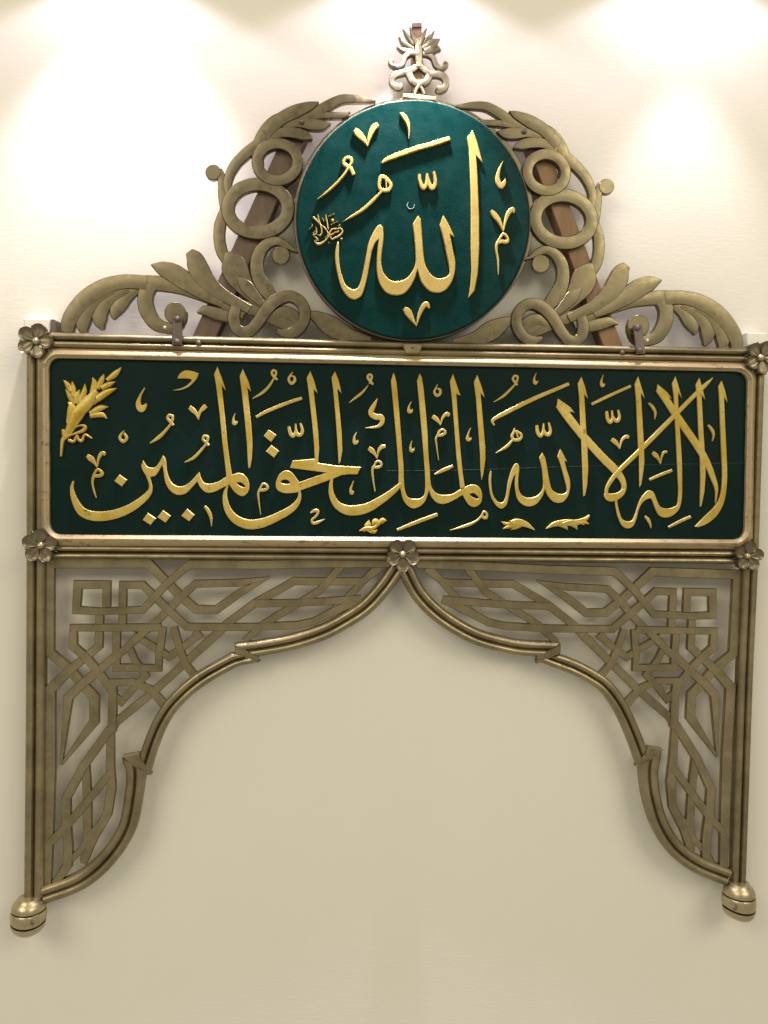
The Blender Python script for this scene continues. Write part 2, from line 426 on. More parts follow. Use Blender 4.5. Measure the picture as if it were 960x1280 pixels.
# ---- spandrel lattice (left traced, right mirrored through measured pairs)
G1, G2, G3, G4, G5, G6 = (40, 680, 6), (180, 680, 6), (330, 680, 4.8), (40, 820, 6), (130, 780, 6), (10, 960, 4.8)
STRAPS = [
    # border along the rail and post, then over to the long hexagon and its tail
    [(337, 721, 3), (300, 741, 10), (270, 762.5, 10.5), (245, 762, 11), (225, 745, 11), (206.7, 726.7, 11), (185, 704.2, 11.5), (61.8, 704.2, 12), (61.3, 816, 12), (86.7, 836.5, 11.5), (101.7, 855, 12), (117.8, 872, 12), (117.5, 902.5, 12), (77, 955, 3)],
    [(76, 956, 3), (85, 872, 11), (99, 858, 11), (120, 841, 10.5), (140, 824, 10.5), (157, 811, 9.5), (172, 797, 9.5), (184, 786, 9.5)],
    [(58, 1108, 11), (60, 1040, 13), (62.5, 960, 13), (62.2, 862, 13), (86.7, 838, 11), (107, 821, 10.5), (123, 808, 10), (124.5, 763, 9.5)],
    [(132.8, 758.6, 10), (133.2, 731, 10), (97, 731, 10.5), (95, 762.8, 10), (125, 764.5, 9), (178, 762.5, 9), (191.7, 748, 9.5), (208, 730, 9.5), (230, 711, 10), (238, 705.5, 11), (330, 706, 11), (400, 704.5, 11), (488, 704, 11)],
    [(152.5, 788, 9.5), (153.5, 731.3, 9.5), (178, 731.3, 9.5), (191.7, 745, 10), (211, 763, 10), (233, 783.8, 9.5), (280, 784, 9.5), (315, 784, 9.5), (372, 781.5, 9.5), (393, 777, 10), (420, 763, 10), (452, 749, 10)],
    [(336, 722.5, 3), (300, 728.5, 9.5), (244, 730, 9.5), (225, 747, 10), (210, 763, 9.5), (190, 782, 9.5), (183, 788, 9)],
    [(201, 784.5, 9.5), (91.5, 785, 9), (91, 808, 10.5), (107, 822, 10.5), (121, 838, 10.5), (134, 856, 10.5), (141, 866, 10), (139.5, 915, 11)],
    # star in the middle
    [(145.5, 784, 9.5), (145, 834.8, 9.5), (198, 835.5, 8.5), (198.5, 808, 9)],
    [(166, 793.5, 8.5), (197, 812, 9), (211, 821.5, 9), (225, 811.5, 9), (248, 794.5, 9), (243.5, 788.5, 8)],
    [(203.5, 784, 9), (199.5, 814, 9)],
    [(217, 784, 9), (224, 809, 9), (231, 830, 9.5), (243, 845, 10)],
    [(281, 783, 11), (230, 830, 10), (192, 864.5, 10), (144, 903.5, 10.5), (140, 912, 10)],
    [(141, 866, 9.5), (141, 853.5, 9), (166, 853, 8.5), (189, 863, 9), (206, 883, 11)],
    [(161, 809, 8.5), (168, 825, 8.5), (182, 845, 9), (165, 862, 8.5), (151.5, 878, 8.5), (142, 870, 8)],
    # lower tail
    [(137, 912, 11), (104, 958, 11), (82.5, 998, 11), (82.5, 1030, 11.5), (85, 1062, 11.5), (84, 1083, 11), (69, 1105, 8)],
    [(138, 912, 9), (137.5, 960, 11), (139, 985, 11.5), (134, 1018, 11), (116, 1050, 10), (104, 1080, 8)],
    [(106.5, 955, 10), (109, 1000, 10.5), (109, 1040, 10.5), (105, 1076, 10)],
    [(139, 965, 9), (109, 1002, 10), (82, 1034, 10.5), (62, 1054, 9)],
    [(135, 1018, 8), (113, 1044, 9), (101, 1063, 8), (84, 1079, 8), (67, 1104, 7)],
    # upper tail
    [(278, 784, 10), (320, 753, 10), (368, 726.5, 10), (410, 727, 9.5), (453, 727, 9.5), (476, 709, 9)],
    [(305, 785, 8), (330, 753, 8), (360, 754, 9.5), (400, 752, 9.5), (452, 748.5, 9.5)],
    [(428, 706, 9.5), (399, 739, 9.5), (363, 760, 9.5), (330, 780, 9.5), (305, 802, 8)],
    [(474, 707, 9), (455, 726, 9), (436, 746, 9), (412, 767, 9)],
]
STRAPS[20] = [(317, 754.5, 9.5), (365, 754, 9.5), (405, 752, 9.5), (452, 748.5, 9.5)]
HG = hfit([((71, 711), (915.8, 717.5)), ((210, 746.7), (787.5, 750.8)), ((105, 839), (875.6, 844.6)), ((76, 959), (888.8, 965)),
           ((337.5, 721.7), (680.8, 728.7)), ((294, 805), (700.8, 805)), ((152.5, 946), (828.8, 938)), ((66, 1104), (903.8, 1082)),
           ((104.8, 1080), (865, 1062.5)), ((503, 694), (505, 694)), ((61.5, 760), (922.5, 765))])
def grille(fr):
    root = None
    for k, L in enumerate(STRAPS):
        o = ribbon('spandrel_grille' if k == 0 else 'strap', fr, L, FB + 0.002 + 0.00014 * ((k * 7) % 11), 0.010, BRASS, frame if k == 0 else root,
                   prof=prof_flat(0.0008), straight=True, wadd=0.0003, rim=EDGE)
        if k == 0: root = o
grille(PX); grille(Fr(0, 0, 1, HG))

# ---- rosettes
def rosette(px, py, R, rot, base):
    c = dome('rosette', px, py, R * 0.24, base + 0.006, 0.012, BALLM, frame, seg=18, rings=6)
    cx = P(px, py, base + 0.012); r = R * MPP
    for k in range(5):
        a = rot + k * 2 * math.pi / 5
        ax, az = math.sin(a), math.cos(a)
        tx, tz = az, -ax
        # sepal tip showing between two petals
        b = a + math.pi / 5; bx, bz = math.sin(b), math.cos(b); ux, uz = bz, -bx
        sv = [(cx.x + bx * r * s + ux * w * r, -(base + hh), cx.z + bz * r * s + uz * w * r)
              for s, w, hh in ((0.2, 0.13, 0.0), (0.2, -0.13, 0.0), (0.78, -0.11, 0), (0.98, 0.0, 0), (0.78, 0.11, 0), (0.2, 0.0, 0.007), (0.7, 0, 0.006))]
        link('sepal', sv, [(0, 1, 5), (1, 2, 6, 5), (2, 3, 6), (3, 4, 6), (4, 0, 5, 6), (4, 3, 2, 1, 0)], BRASSD, c)
        nu, nv = 10, 9; verts, faces = [], []
        for i in range(nu + 1):
            u = i / nu
            half = 0.40 * r * (math.sin(math.pi * min(1, 0.10 + 0.90 * u) ** 1.35) ** 0.62 + 0.02)
            for j in range(nv):
                v = -1 + 2 * j / (nv - 1)
                s = (0.14 + 0.86 * u) * r
                rim = max(abs(v) ** 3, max(0, u - 0.72) / 0.28 * 0.9)
                z = 0.006 + 0.0042 * rim + 0.002 * math.exp(-(v * 4) ** 2) * (1 - u) + 0.003 * u
                verts.append((cx.x + ax * s + tx * v * half, -(base + z), cx.z + az * s + tz * v * half))
        for i in range(nu):
            for j in range(nv - 1):
                p = i * nv + j; faces.append((p, p + 1, p + nv + 1, p + nv))
        # skirt down to the frame
        edge = [j for j in range(nv)] + [i * nv + nv - 1 for i in range(1, nu + 1)] + [nu * nv + j for j in range(nv - 2, -1, -1)] + [i * nv for i in range(nu - 1, 0, -1)]
        o0 = len(verts)
        for e in edge: x, y, z = verts[e]; verts.append((x, -(base - 0.003), z))
        for q in range(len(edge)):
            q2 = (q + 1) % len(edge); faces.append((edge[q], edge[q2], o0 + q2, o0 + q))
        faces.append(tuple(range(o0, o0 + len(edge))))
        link('petal', verts, faces, BRASSD, c, smooth=60)
RB = FB + 0.028
rosette(42.8, 425.5, 21, math.radians(164), RB)
rosette(953.5, 446.5, 21.5, math.radians(170), RB)
rosette(49, 682.5, 21, math.radians(4), RB)
rosette(936.8, 695.6, 18.8, math.radians(6), RB)
rosette(503.8, 693.6, 21, math.radians(178), RB)

# ---- ball feet
def ball(px, y0, y1, r, tilt, hole):
    prof = [(0.0, 0.50), (0.02, 0.62), (0.06, 0.66), (0.09, 0.70), (0.13, 0.80), (0.20, 0.90), (0.28, 0.96), (0.33, 0.965), (0.355, 0.89), (0.38, 0.965), (0.44, 1.0), (0.54, 1.01), (0.64, 1.0),
            (0.69, 0.96), (0.715, 0.85), (0.745, 0.97), (0.82, 0.97), (0.90, 0.90), (0.96, 0.78), (1.0, 0.55)]
    d = FB + 0.020; top = P(px, y0, d); bot = P(px + tilt, y1, d); R = r * MPP; seg = 36; verts, faces = [], []
    for t, f in prof:
        c = top.lerp(bot, t)
        for k in range(seg):
            a = 2 * math.pi * k / seg
            wob = 0.022 * math.sin(2 * a + 1) * (bot - top).length * (1 if t > 0.68 else 0.3)
            verts.append((c.x + R * f * math.cos(a), c.y + R * f * math.sin(a), c.z + wob))
    n = len(prof)
    for i in range(n - 1):
        for k in range(seg): faces.append((i * seg + k, i * seg + (k + 1) % seg, (i + 1) * seg + (k + 1) % seg, (i + 1) * seg + k))
    faces.append(tuple(range(seg))); faces.append(tuple((n - 1) * seg + k for k in range(seg)))
    o = link('ball_foot', verts, faces, BALLM, frame, smooth=40)
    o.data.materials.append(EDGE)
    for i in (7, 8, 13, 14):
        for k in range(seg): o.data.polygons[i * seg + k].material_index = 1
    hx = px + hole
    dome('drilled_hole', hx, y1 - 9.5, 2.6, d + R * 0.93, 0.0025, RIM, o, seg=10, rings=3)
ball(36.5, 1120.5, 1164, 20.6, -1.5, 3.5); ball(923.5, 1102, 1145.5, 20.4, 0, -4)

# ---- tabs and screws on the top rail
def tab(L, w, sc):
    t = ribbon('fixing_tab', PX, [(x, y, w) for x, y in L], FB + 0.029, 0.004, IRON, frame, straight=True)
    for x, y in sc: dome('bolt', x, y, 4.2, FB + 0.032, 0.006, IRON, t, seg=12, rings=4)
tab([(221.5, 395), (221, 431)], 12, [(221.3, 398.5), (220.5, 427)])
tab([(797, 406), (801.5, 442)], 11.5, [(797.6, 409.5), (801, 438)])
dome('bolt', 247.5, 428, 4, FB + 0.024, 0.009, IRON, frame, seg=12, rings=4)
dome('bolt', 779, 440.5, 4, FB + 0.024, 0.009, IRON, frame, seg=12, rings=4)
kb = plate('keyhole_tab', PX, [(503, 429), (529, 429), (525, 442), (507, 442)], FB + 0.025, 0.009, BRASS, frame, straight=True, bev=0.002)
dome('keyhole', 516, 434.5, 2.4, FB + 0.033, 0.002, RIM, kb, seg=10, rings=3)

# ------------------------------------------------------------------ wall brackets
b1 = box('wall_bracket', 29.5, 398, 62.5, 416, -0.004, 0.037, WHITE)
tag(b1, 'white block on wall above the rosette beside the drooping leaf over the darker batten', 'bracket')
cl = plate('clip', PX, [(63, 400), (67, 398.5), (70.5, 401), (71, 416), (63, 416)], 0.0, 0.043, IRON, b1, straight=True)
cl.name = 'clip'
b2 = box('wall_bracket', 934, 415.8, 959, 432, -0.004, 0.037, WHITE)
tag(b2, 'white block on wall above the rosette beside the drooping leaf over the orange-brown batten', 'bracket')

# ------------------------------------------------------------------ wooden battens
o = ribbon('wooden_batten', PX, [(374, 158, 26), (251, 430, 26)], -0.004, 0.044, WOODL, None, straight=True)
tag(o, 'dark purplish-brown wooden batten slanting behind the brass crest', 'batten')
o = ribbon('wooden_batten', PX, [(665.5, 164, 23), (770, 442, 23)], -0.004, 0.044, WOODR, None, straight=True)
tag(o, 'lighter orange-brown wooden batten slanting behind the brass crest', 'batten')

# ------------------------------------------------------------------ scrolled crest, left traced, right through measured pairs
HC = hfit([((322.5, 260), (707.5, 273)), ((346.7, 201), (684, 214)), ((266.7, 215), (759.7, 231.7)), ((75.8, 413), (933, 432)),
           ((219, 391.5), (796.5, 409)), ((230.8, 315.4), (785.4, 337.5)), ((189.4, 330.6), (822, 351.7)), ((397.5, 127), (636.7, 137.5)),
           ((350, 319), (676.7, 330)), ((364, 363), (663, 371.7)), ((305, 420), (718, 430))])
def crest(H, label, loc):
    root = thing('scroll_crest', label, 'crest', loc)
    f = lambda a, b, c: Fr(a, b, c, H)
    C1, C2, C3, C4, CD = f(70, 280, 4.8), f(240, 280, 6), f(240, 140, 6), f(340, 100, 6), f(360, 260, 6)
    B = 0.0395; T = 0.009
    cnt = [0]
    def r(name, fr, pts, z=0, crown=0.0006, **k):
        cnt[0] += 1
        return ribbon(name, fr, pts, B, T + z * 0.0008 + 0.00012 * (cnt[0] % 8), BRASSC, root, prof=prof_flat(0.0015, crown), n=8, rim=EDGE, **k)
    def btn(q, rad, z):
        plate('scroll_button', PX, [(q[0] + rad * math.cos(2 * math.pi * k / 32), q[1] + rad * math.sin(2 * math.pi * k / 32)) for k in range(32)], B, T + z * 0.0008 + 0.0003, BRASSC, root, straight=True, bev=0.0016)
    # drooping acanthus leaf, four lobes
    r('leaf_lobe', C1, [(500, 370, 70), (425, 425, 86), (378, 485, 92), (352, 535, 64), (346, 572, 14)], 0)
    r('leaf_lobe', C1, [(430, 375, 80), (325, 430, 92), (268, 510, 96), (262, 580, 80), (278, 634, 22)], 1)
    r('leaf_lobe', C1, [(340, 385, 70), (235, 440, 90), (175, 530, 94), (160, 600, 82), (165, 648, 46)], 2)
    r('leaf_lobe', C1, [(545, 352, 90), (420, 345, 86), (300, 372, 96), (190, 435, 100), (112, 520, 96), (74, 590, 88), (68, 648, 72)], 3)
    # inner scroll
    r('scroll', C1, [(560, 365, 100), (537, 425, 92), (541, 505, 92), (588, 588, 84), (655, 620, 68), (722, 622, 58), (760, 575, 46), (768, 525, 40)], 2)
    btn(C1((714, 532)), 13.6, 4)
    dome('pin_hole', *C1((652, 618))[:2], 2.2, B + 0.010, 0.003, WHITE, root, seg=10, rings=3)
    r('stem', C1, [(480, 348, 80), (560, 352, 92), (650, 362, 84), (760, 388, 70), (880, 432, 64), (1010, 480, 66), (1130, 540, 70)], 1)
    # leaves rising from the stem
    r('leaf', C1, [(570, 243, 10), (632, 264, 84), (708, 296, 112), (790, 352, 108), (900, 425, 76), (1000, 478, 50)], 3)
    r('leaf', C2, [(-22, 205, 64), (18, 258, 128), (52, 340, 150), (112, 430, 130), (230, 530, 96), (430, 640, 70)], 5)
    r('leaf', C2, [(262, 212, 44), (300, 285, 170), (335, 370, 190), (395, 465, 140), (470, 560, 84), (525, 615, 50)], 2)
    r('leaf', C2, [(340, 405, 22), (400, 462, 96), (460, 530, 84), (525, 600, 54)], 4)
    r('leaf', C2, [(36, 662, 14), (100, 648, 74), (180, 668, 92), (270, 692, 84), (335, 692, 60)], 2)
    # looped band
    r('under_band', C2, [(300, 600, 90), (470, 640, 100), (600, 690, 116), (720, 740, 120), (800, 770, 90)], 0)
    r('band_leaf', C2, [(600, 690, 60), (690, 660, 90), (770, 700, 90), (805, 770, 60)], 1)
    r('loop_band', C2, [(330, 620, 80), (312, 700, 92), (335, 785, 84), (410, 808, 82), (485, 745, 88), (560, 635, 96), (640, 565, 96), (730, 540, 86), (808, 578, 86), (845, 650, 86), (835, 730, 86), (780, 800, 86), (710, 820, 70), (640, 802, 34)], 6)
    r('leaf', CD, [(140, 790, 30), (215, 815, 90), (320, 880, 150), (450, 950, 110), (620, 985, 50)], 1)
    # tall curl by the medallion
    r('curl', C2, [(610, 560, 90), (545, 480, 112), (497, 390, 106), (486, 290, 100), (510, 205, 94), (565, 145, 80), (635, 125, 66), (700, 152, 56), (760, 192, 30), (815, 205, 20)], 3)
    btn(C2((666, 232)), 11.6, 2)
    # side band, rings and button
    r('side_band', C2, [(250, -120, 70), (212, 0, 86), (205, 110, 86), (225, 210, 86), (275, 310, 60)], 0)
    r('side_band', C3, [(210, 425, 30), (222, 490, 60), (240, 590, 90), (255, 690, 100), (262, 760, 80)], 1)
    btn(C3((158, 450)), 9.9, 3)
    r('arc_band', C3, [(285, 640, 60), (268, 520, 66), (315, 405, 76), (400, 312, 82), (500, 240, 90)], 2)
    r('ring', C3, ell(493, 722, 225, 182, 98, 16), 4, closed=True)
    r('ring', C3, ell(640, 372, 152, 139, 82, 16), 6, closed=True)
    r('trunk', C3, [(500, 400, 80), (492, 320, 92), (512, 230, 104), (565, 145, 120), (645, 78, 130), (760, 40, 110)], 1)
    # leaf cluster at the top
    r('leaf', C4, [(45, 315, 40), (200, 290, 62), (330, 240, 76), (430, 182, 76), (530, 140, 68), (640, 140, 56), (720, 150, 36), (778, 152, 18)], 2)
    r('leaf', C4, [(585, 238, 8), (540, 262, 42), (420, 262, 52), (300, 272, 52), (190, 292, 40)], 3)
    r('leaf', C4, [(442, 325, 8), (380, 335, 74), (300, 330, 88), (200, 320, 72), (80, 335, 50)], 4)
    r('leaf', C4, [(304, 440, 16), (250, 415, 72), (160, 392, 82), (60, 395, 74), (-30, 440, 70)], 5)
    r('leaf', C4, [(350, 163, 8), (290, 190, 64), (180, 232, 98), (60, 295, 96), (-50, 400, 90)], 6)
    dome('screw', *C4((222, 306))[:2], 3.6, B + 0.012, 0.006, IRON, root, seg=10, rings=3)
    return root
crest(None, 'cast brass leafy scroll crest fixed over the darker purplish wooden batten beside the green medallion', P(250, 418, 0.05))
crest(HC, 'cast brass leafy scroll crest fixed over the lighter orange-brown wooden batten beside the green medallion', P(770, 430, 0.05))

# ------------------------------------------------------------------ finial
fin = thing('crown_finial', 'pale brass palmette finial with curling scrolls standing above the green medallion', 'finial', P(522, 118, 0.06))
N0 = Fr(480, 20, 10.667)
sb = ribbon('backing_strap', PX, [(521.5, 31, 11), (522.5, 128, 11)], 0.0, 0.043, WOODR, fin, straight=True)
ribbon('strap_cap', PX, [(521.3, 28.5, 11.6), (521.5, 33.5, 11.6)], 0.0, 0.046, IRON, sb, straight=True)
FN = [('leaf', [(250, 165, 8), (310, 260, 44), (400, 380, 44)]), ('leaf', [(195, 270, 8), (260, 350, 54), (390, 430, 54)]),
      ('leaf', [(170, 410, 8), (250, 448, 54), (400, 470, 64)]), ('leaf', [(345, 130, 8), (390, 260, 54), (440, 390, 44)]),
      ('leaf', [(575, 150, 8), (520, 260, 54), (470, 390, 44)]), ('leaf', [(675, 190, 8), (600, 290, 58), (490, 400, 52)]),
      ('leaf', [(745, 300, 12), (660, 350, 92), (520, 430, 62)]), ('leaf', [(762, 450, 16), (680, 430, 96), (540, 470, 72)]),
      ('stem', [(455, 260, 12), (460, 420, 96), (465, 560, 86), (465, 670, 76)]),
      ('curl', [(430, 500, 50), (345, 492, 62), (285, 540, 62), (245, 630, 62), (190, 672, 54), (120, 655, 52), (85, 612, 48), (125, 592, 36)]),
      ('curl', [(510, 500, 50), (600, 512, 62), (660, 562, 62), (690, 640, 62), (742, 690, 60), (802, 680, 60), (832, 640, 52), (800, 612, 40)]),
      ('curl', [(462, 650, 64), (390, 700, 74), (280, 742, 74), (165, 765, 82), (112, 825, 72), (112, 890, 72), (155, 932, 82), (215, 930, 74), (222, 890, 50)]),
      ('curl', [(470, 650, 64), (545, 712, 74), (625, 770, 74), (720, 770, 82), (800, 805, 84), (830, 880, 74), (808, 950, 82), (740, 970, 92), (698, 948, 60)]),
      ('limb', [(330, 760, 84), (380, 850, 84), (445, 895, 62), (505, 960, 42), (540, 1040, 42)]),
      ('limb', [(610, 790, 84), (560, 870, 84), (500, 885, 62), (440, 960, 42), (410, 1040, 42)])]
for k, (nm, L) in enumerate(FN):
    ribbon(nm, N0, [(x, y, w * 1.15 if w > 20 else w) for x, y, w in L], 0.042, 0.009 + 0.0006 * (k % 5), FINI, fin, prof=prof_flat(0.0014, 0.0012), n=8)
ribbon('foot_plate', N0, [(255, 1050, 46), (470, 1074, 60), (695, 1098, 46)], 0.038, 0.018, BRASS, fin, n=4)

# ------------------------------------------------------------------ medallion
med = thing('medallion', 'round green painted medallion with raised gold calligraphy above the inscription panel', 'medallion', P(516.5, 424, 0.07))
MB, MF = 0.045, 0.072
def ellipse_pts(cx, cy, rx, ry, n=120): return [(cx + rx * math.cos(2 * math.pi * k / n), cy + ry * math.sin(2 * math.pi * k / n)) for k in range(n)]
plate('disc', PX, ellipse_pts(516.3, 274.3, 146.3, 150.3), MB, MF - MB, GREEND, med, straight=True, bev=0.0035)
plate('disc_edge', PX, ellipse_pts(515.8, 275.3, 147.6, 150.8), MB - 0.004, 0.026, RIM, med, straight=True, bev=0.001)
plate('backing_ring', PX, ellipse_pts(517, 272.5, 150.5, 151), 0.038, 0.008, BRASSC, med, straight=True, bev=0.001)
A, Bf, Cf, D, J = Fr(360, 110, 6), Fr(510, 110, 6), Fr(360, 260, 6), Fr(510, 270, 6), Fr(380, 250, 13.714)
mk = [0]
def ms(name, fr, pts, h=0.0070, **k):
    mk[0] += 1
    return ribbon(name, fr, pts, MF - 0.001, h + 0.00015 * (mk[0] % 5), GOLDP, med, prof=prof_flat(0.0012, 0.0004), n=7, wadd=-0.0007, **k)
ms('vowel_mark', A, [(500, 310, 36), (530, 340, 52), (570, 385, 36), (598, 432, 8)])
ms('vowel_mark', A, [(598, 432, 8), (610, 370, 30), (640, 298, 46), (675, 268, 36)])
ms('vowel_mark', A, [(840, 182, 14), (868, 205, 36), (897, 255, 30), (908, 315, 16), (906, 380, 6)])
ms('vowel_mark', A, [(492, 648, 28), (470, 600, 30), (425, 572, 28), (418, 545, 24), (440, 520, 24), (470, 525, 28), (476, 555, 24), (455, 592, 22), (425, 640, 20), (370, 705, 20), (300, 770, 18), (220, 832, 6)])
ms('letter', A, [(700, 662, 30), (742, 682, 32), (772, 725, 28), (752, 762, 30), (702, 762, 30), (684, 728, 28)], closed=True)
ms('letter', A, [(735, 690, 14), (738, 750, 14)])
ms('letter', A, [(705, 770, 18), (640, 838, 26), (570, 903, 25), (500, 948, 22), (412, 1000, 6)])
ms('vowel_mark', A, [(702, 560, 12), (765, 522, 36), (960, 452, 38), (1100, 412, 38), (1215, 374, 34)])
ms('vowel_mark', Bf, [(85, 645, 26), (92, 700, 28), (115, 745, 36), (140, 715, 28), (146, 640, 22)])
ms('vowel_mark', Bf, [(146, 650, 20), (156, 705, 30), (180, 748, 38), (206, 710, 28), (195, 625, 22)])
ms('vowel_mark', Bf, [(713, 546, 6), (686, 610, 22), (674, 680, 36), (697, 732, 44), (722, 712, 32), (731, 678, 10)])
ms('vowel_mark', D, [(622, -42, 26), (650, -10, 44), (688, 42, 32), (716, 115, 8)])
ms('vowel_mark', D, [(716, 115, 8), (734, 32, 24), (758, -28, 36), (788, -52, 34), (795, -25, 16)])
ms('letter', D, [(668, 202, 24), (702, 190, 30), (742, 192, 30), (750, 168, 22), (720, 132, 24), (694, 162, 22), (668, 210, 22), (667, 260, 18), (678, 330, 17), (680, 438, 5)])
ms('vowel_mark', D, [(-28, 690, 32), (0, 720, 56), (30, 770, 36), (64, 824, 6)])
ms('vowel_mark', D, [(64, 824, 6), (85, 742, 28), (110, 685, 38), (140, 658, 38), (160, 690, 16)])
mo = ms('chipped_ring', A, [(903, 852, 5), (893, 880, 8), (910, 904, 10), (940, 900, 8), (950, 870, 5)], h=0.002); mo.data.materials[0] = CHIP
plate('letter', Bf, [(485, 312), (445, 370), (458, 440), (466, 600), (472, 760), (474, 960), (473, 1160), (478, 1360), (470, 1480), (455, 1570), (500, 1520), (525, 1390), (535, 1210), (535, 960), (530, 830), (522, 640), (513, 508), (562, 562), (540, 480), (515, 390)],
      MF - 0.001, 0.0070, GOLDP, med, straight=True, bev=0.0015)
ALLAH = [(265, -8, 1), (300, 50), (348, 155, 1), (316, 138, 1), (335, 240), (355, 340), (352, 420), (325, 500), (280, 555), (225, 575), (160, 560), (105, 500), (82, 440), (72, 402, 1), (50, 470), (15, 535), (-30, 580), (-90, 595), (-160, 575), (-210, 510), (-232, 430), (-235, 340), (-228, 240), (-220, 175, 1), (-245, 200), (-268, 260), (-285, 340), (-300, 430), (-320, 520), (-345, 590), (-375, 617), (-405, 626), (-450, 605), (-495, 545), (-525, 450), (-545, 340), (-545, 260), (-530, 192, 1), (-518, 195, 1), (-518, 320), (-505, 410), (-470, 510), (-420, 548), (-380, 540), (-355, 490), (-332, 390), (-315, 300), (-295, 200), (-260, 120), (-230, 75), (-208, 66), (-190, 80), (-185, 120), (-185, 180), (-198, 290), (-200, 360), (-180, 430), (-130, 480), (-70, 488), (-10, 465), (35, 410), (55, 360), (58, 300), (50, 180), (35, 60, 1), (75, -5, 1), (95, 20, 1), (108, 180), (122, 330), (150, 405), (195, 455), (245, 468), (295, 450), (312, 425), (308, 370), (295, 310), (265, 170), (237, 65, 1)]
plate('letter', D, ALLAH, MF - 0.001, 0.0070, GOLDP, med, bev=0.0015)
for L in ([(155, 285, 40), (215, 345, 34), (290, 420, 30), (360, 480, 28), (400, 540, 24), (410, 590, 20), (350, 650, 12)],
          [(240, 240, 14), (250, 320, 26), (285, 430, 28), (305, 540, 26), (280, 600, 30), (235, 590, 14)],
          [(320, 300, 14), (340, 360, 16)], [(370, 250, 20), (395, 370, 30), (415, 500, 24)], [(420, 280, 16), (520, 225, 14)], [(465, 420, 16), (590, 350, 14)],
          [(205, 455, 14), (215, 560, 28), (165, 600, 26), (160, 570, 20), (205, 520, 22)], [(85, 500, 12), (140, 440, 16), (135, 400, 14)],
          [(165, 610, 20), (215, 650, 30), (240, 690, 20), (185, 690, 20), (200, 730, 30), (250, 750, 50), (320, 725, 40), (390, 660, 34), (430, 600, 30), (445, 550, 30)],
          [(445, 550, 30), (480, 500, 30), (560, 490, 28), (640, 490, 30), (655, 550, 36), (600, 610, 36), (520, 650, 34), (480, 670, 24), (450, 620, 40)],
          [(460, 600, 30), (520, 560, 24), (600, 530, 30)]):
    ms('small_letter', J, L, h=0.006)
for x, y, r in ((485, 335, 2.1), (425, 725, 1.2), (640, 660, 1.7), (605, 430, 1.2)):
    q = J((x, y)); dome('dot', q[0], q[1], r, MF - 0.001, 0.006, GOLDP, med, seg=10, rings=4)

# ------------------------------------------------------------------ inscription panel
panel = thing('inscription_panel', 'long dark green panel with raised gold calligraphy inside a worn gilt moulding', 'panel', P(495, 682, 0.05))
BF = 0.055                         # face of the green board
plate('board', PX, [(52, 440), (942, 457.5), (938, 681), (53, 676)], FB + 0.002, BF - FB - 0.002, GREEN, panel, straight=True, bev=0.001)
def corners(q, cut, n, arc, steps=14):
    """closed loop round a quadrilateral with n+1 points at each corner"""
    out = []
    for i in range(4):
        a, b, c = Vector(q[i - 1]), Vector(q[i]), Vector(q[(i + 1) % 4])
        p, r = b + (a - b).normalized() * cut, b + (c - b).normalized() * cut
        for k in range(n + 1):
            t = k / n
            lin = p.lerp(r, t)
            if arc: bz = p * (1 - t) ** 2 + b * 2 * t * (1 - t) + r * t * t; lin = lin.lerp(bz, arc)
            out.append(lin)
        nx = Vector(q[(i + 1) % 4]); c2 = Vector(q[(i + 2) % 4])
        e = nx + (b - nx).normalized() * cut
        for k in range(1, steps): out.append(r.lerp(e, k / steps))
    return out
def lq(a, b, t): return [tuple(Vector(p).lerp(Vector(q), t)) for p, q in zip(a, b)]
QO = [(47.5, 434), (947, 453), (943.5, 686.5), (49.5, 682.5)]
QI = [(59.5, 446.5), (936.5, 464), (932.5, 675), (60.5, 668.5)]
loops = [(QO, 13, 0, FB + 0.004), (QO, 13, 0, BF + 0.003), (lq(QO, QI, 0.10), 13, 0, BF + 0.0055), (lq(QO, QI, 0.55), 13.5, 0.3, BF + 0.0135), (lq(QO, QI, 0.68), 14, 0.5, BF + 0.0140),
         (lq(QO, QI, 0.78), 14.5, 0.7, BF + 0.0120), (lq(QO, QI, 0.88), 15, 0.9, BF + 0.0095), (QI, 16, 1.0, BF + 0.0075), (QI, 16, 1.0, BF - 0.002)]
verts, faces = [], []
for q, cut, arc, d in loops:
    for i, p in enumerate(corners(q, cut, 6, arc)):
        jx, jy = (random.uniform(-0.25, 0.25), random.uniform(-0.25, 0.25)) if q is QI else (0, 0)
        v = P(p.x + jx, p.y + jy, BF + 0.012); verts.append((v.x, -d, v.z))
M = len(verts) // len(loops)
for k in range(len(loops) - 1):
    for i in range(M): faces.append((k * M + i, k * M + (i + 1) % M, (k + 1) * M + (i + 1) % M, (k + 1) * M + i))
for i in range(M): faces.append(((len(loops) - 1) * M + i, (len(loops) - 1) * M + (i + 1) % M, (i + 1) % M, i))
link('gilt_moulding', verts, faces, GILT, panel, smooth=30)
ribbon('seam', PX, [(484, 588.5, 0.7), (560, 588, 0.8), (640, 585.6, 0.7), (740, 582.5, 0.8), (860, 580, 0.9), (934, 578.5, 0.7)], BF - 0.0004, 0.0008, SEAM, panel, n=6)

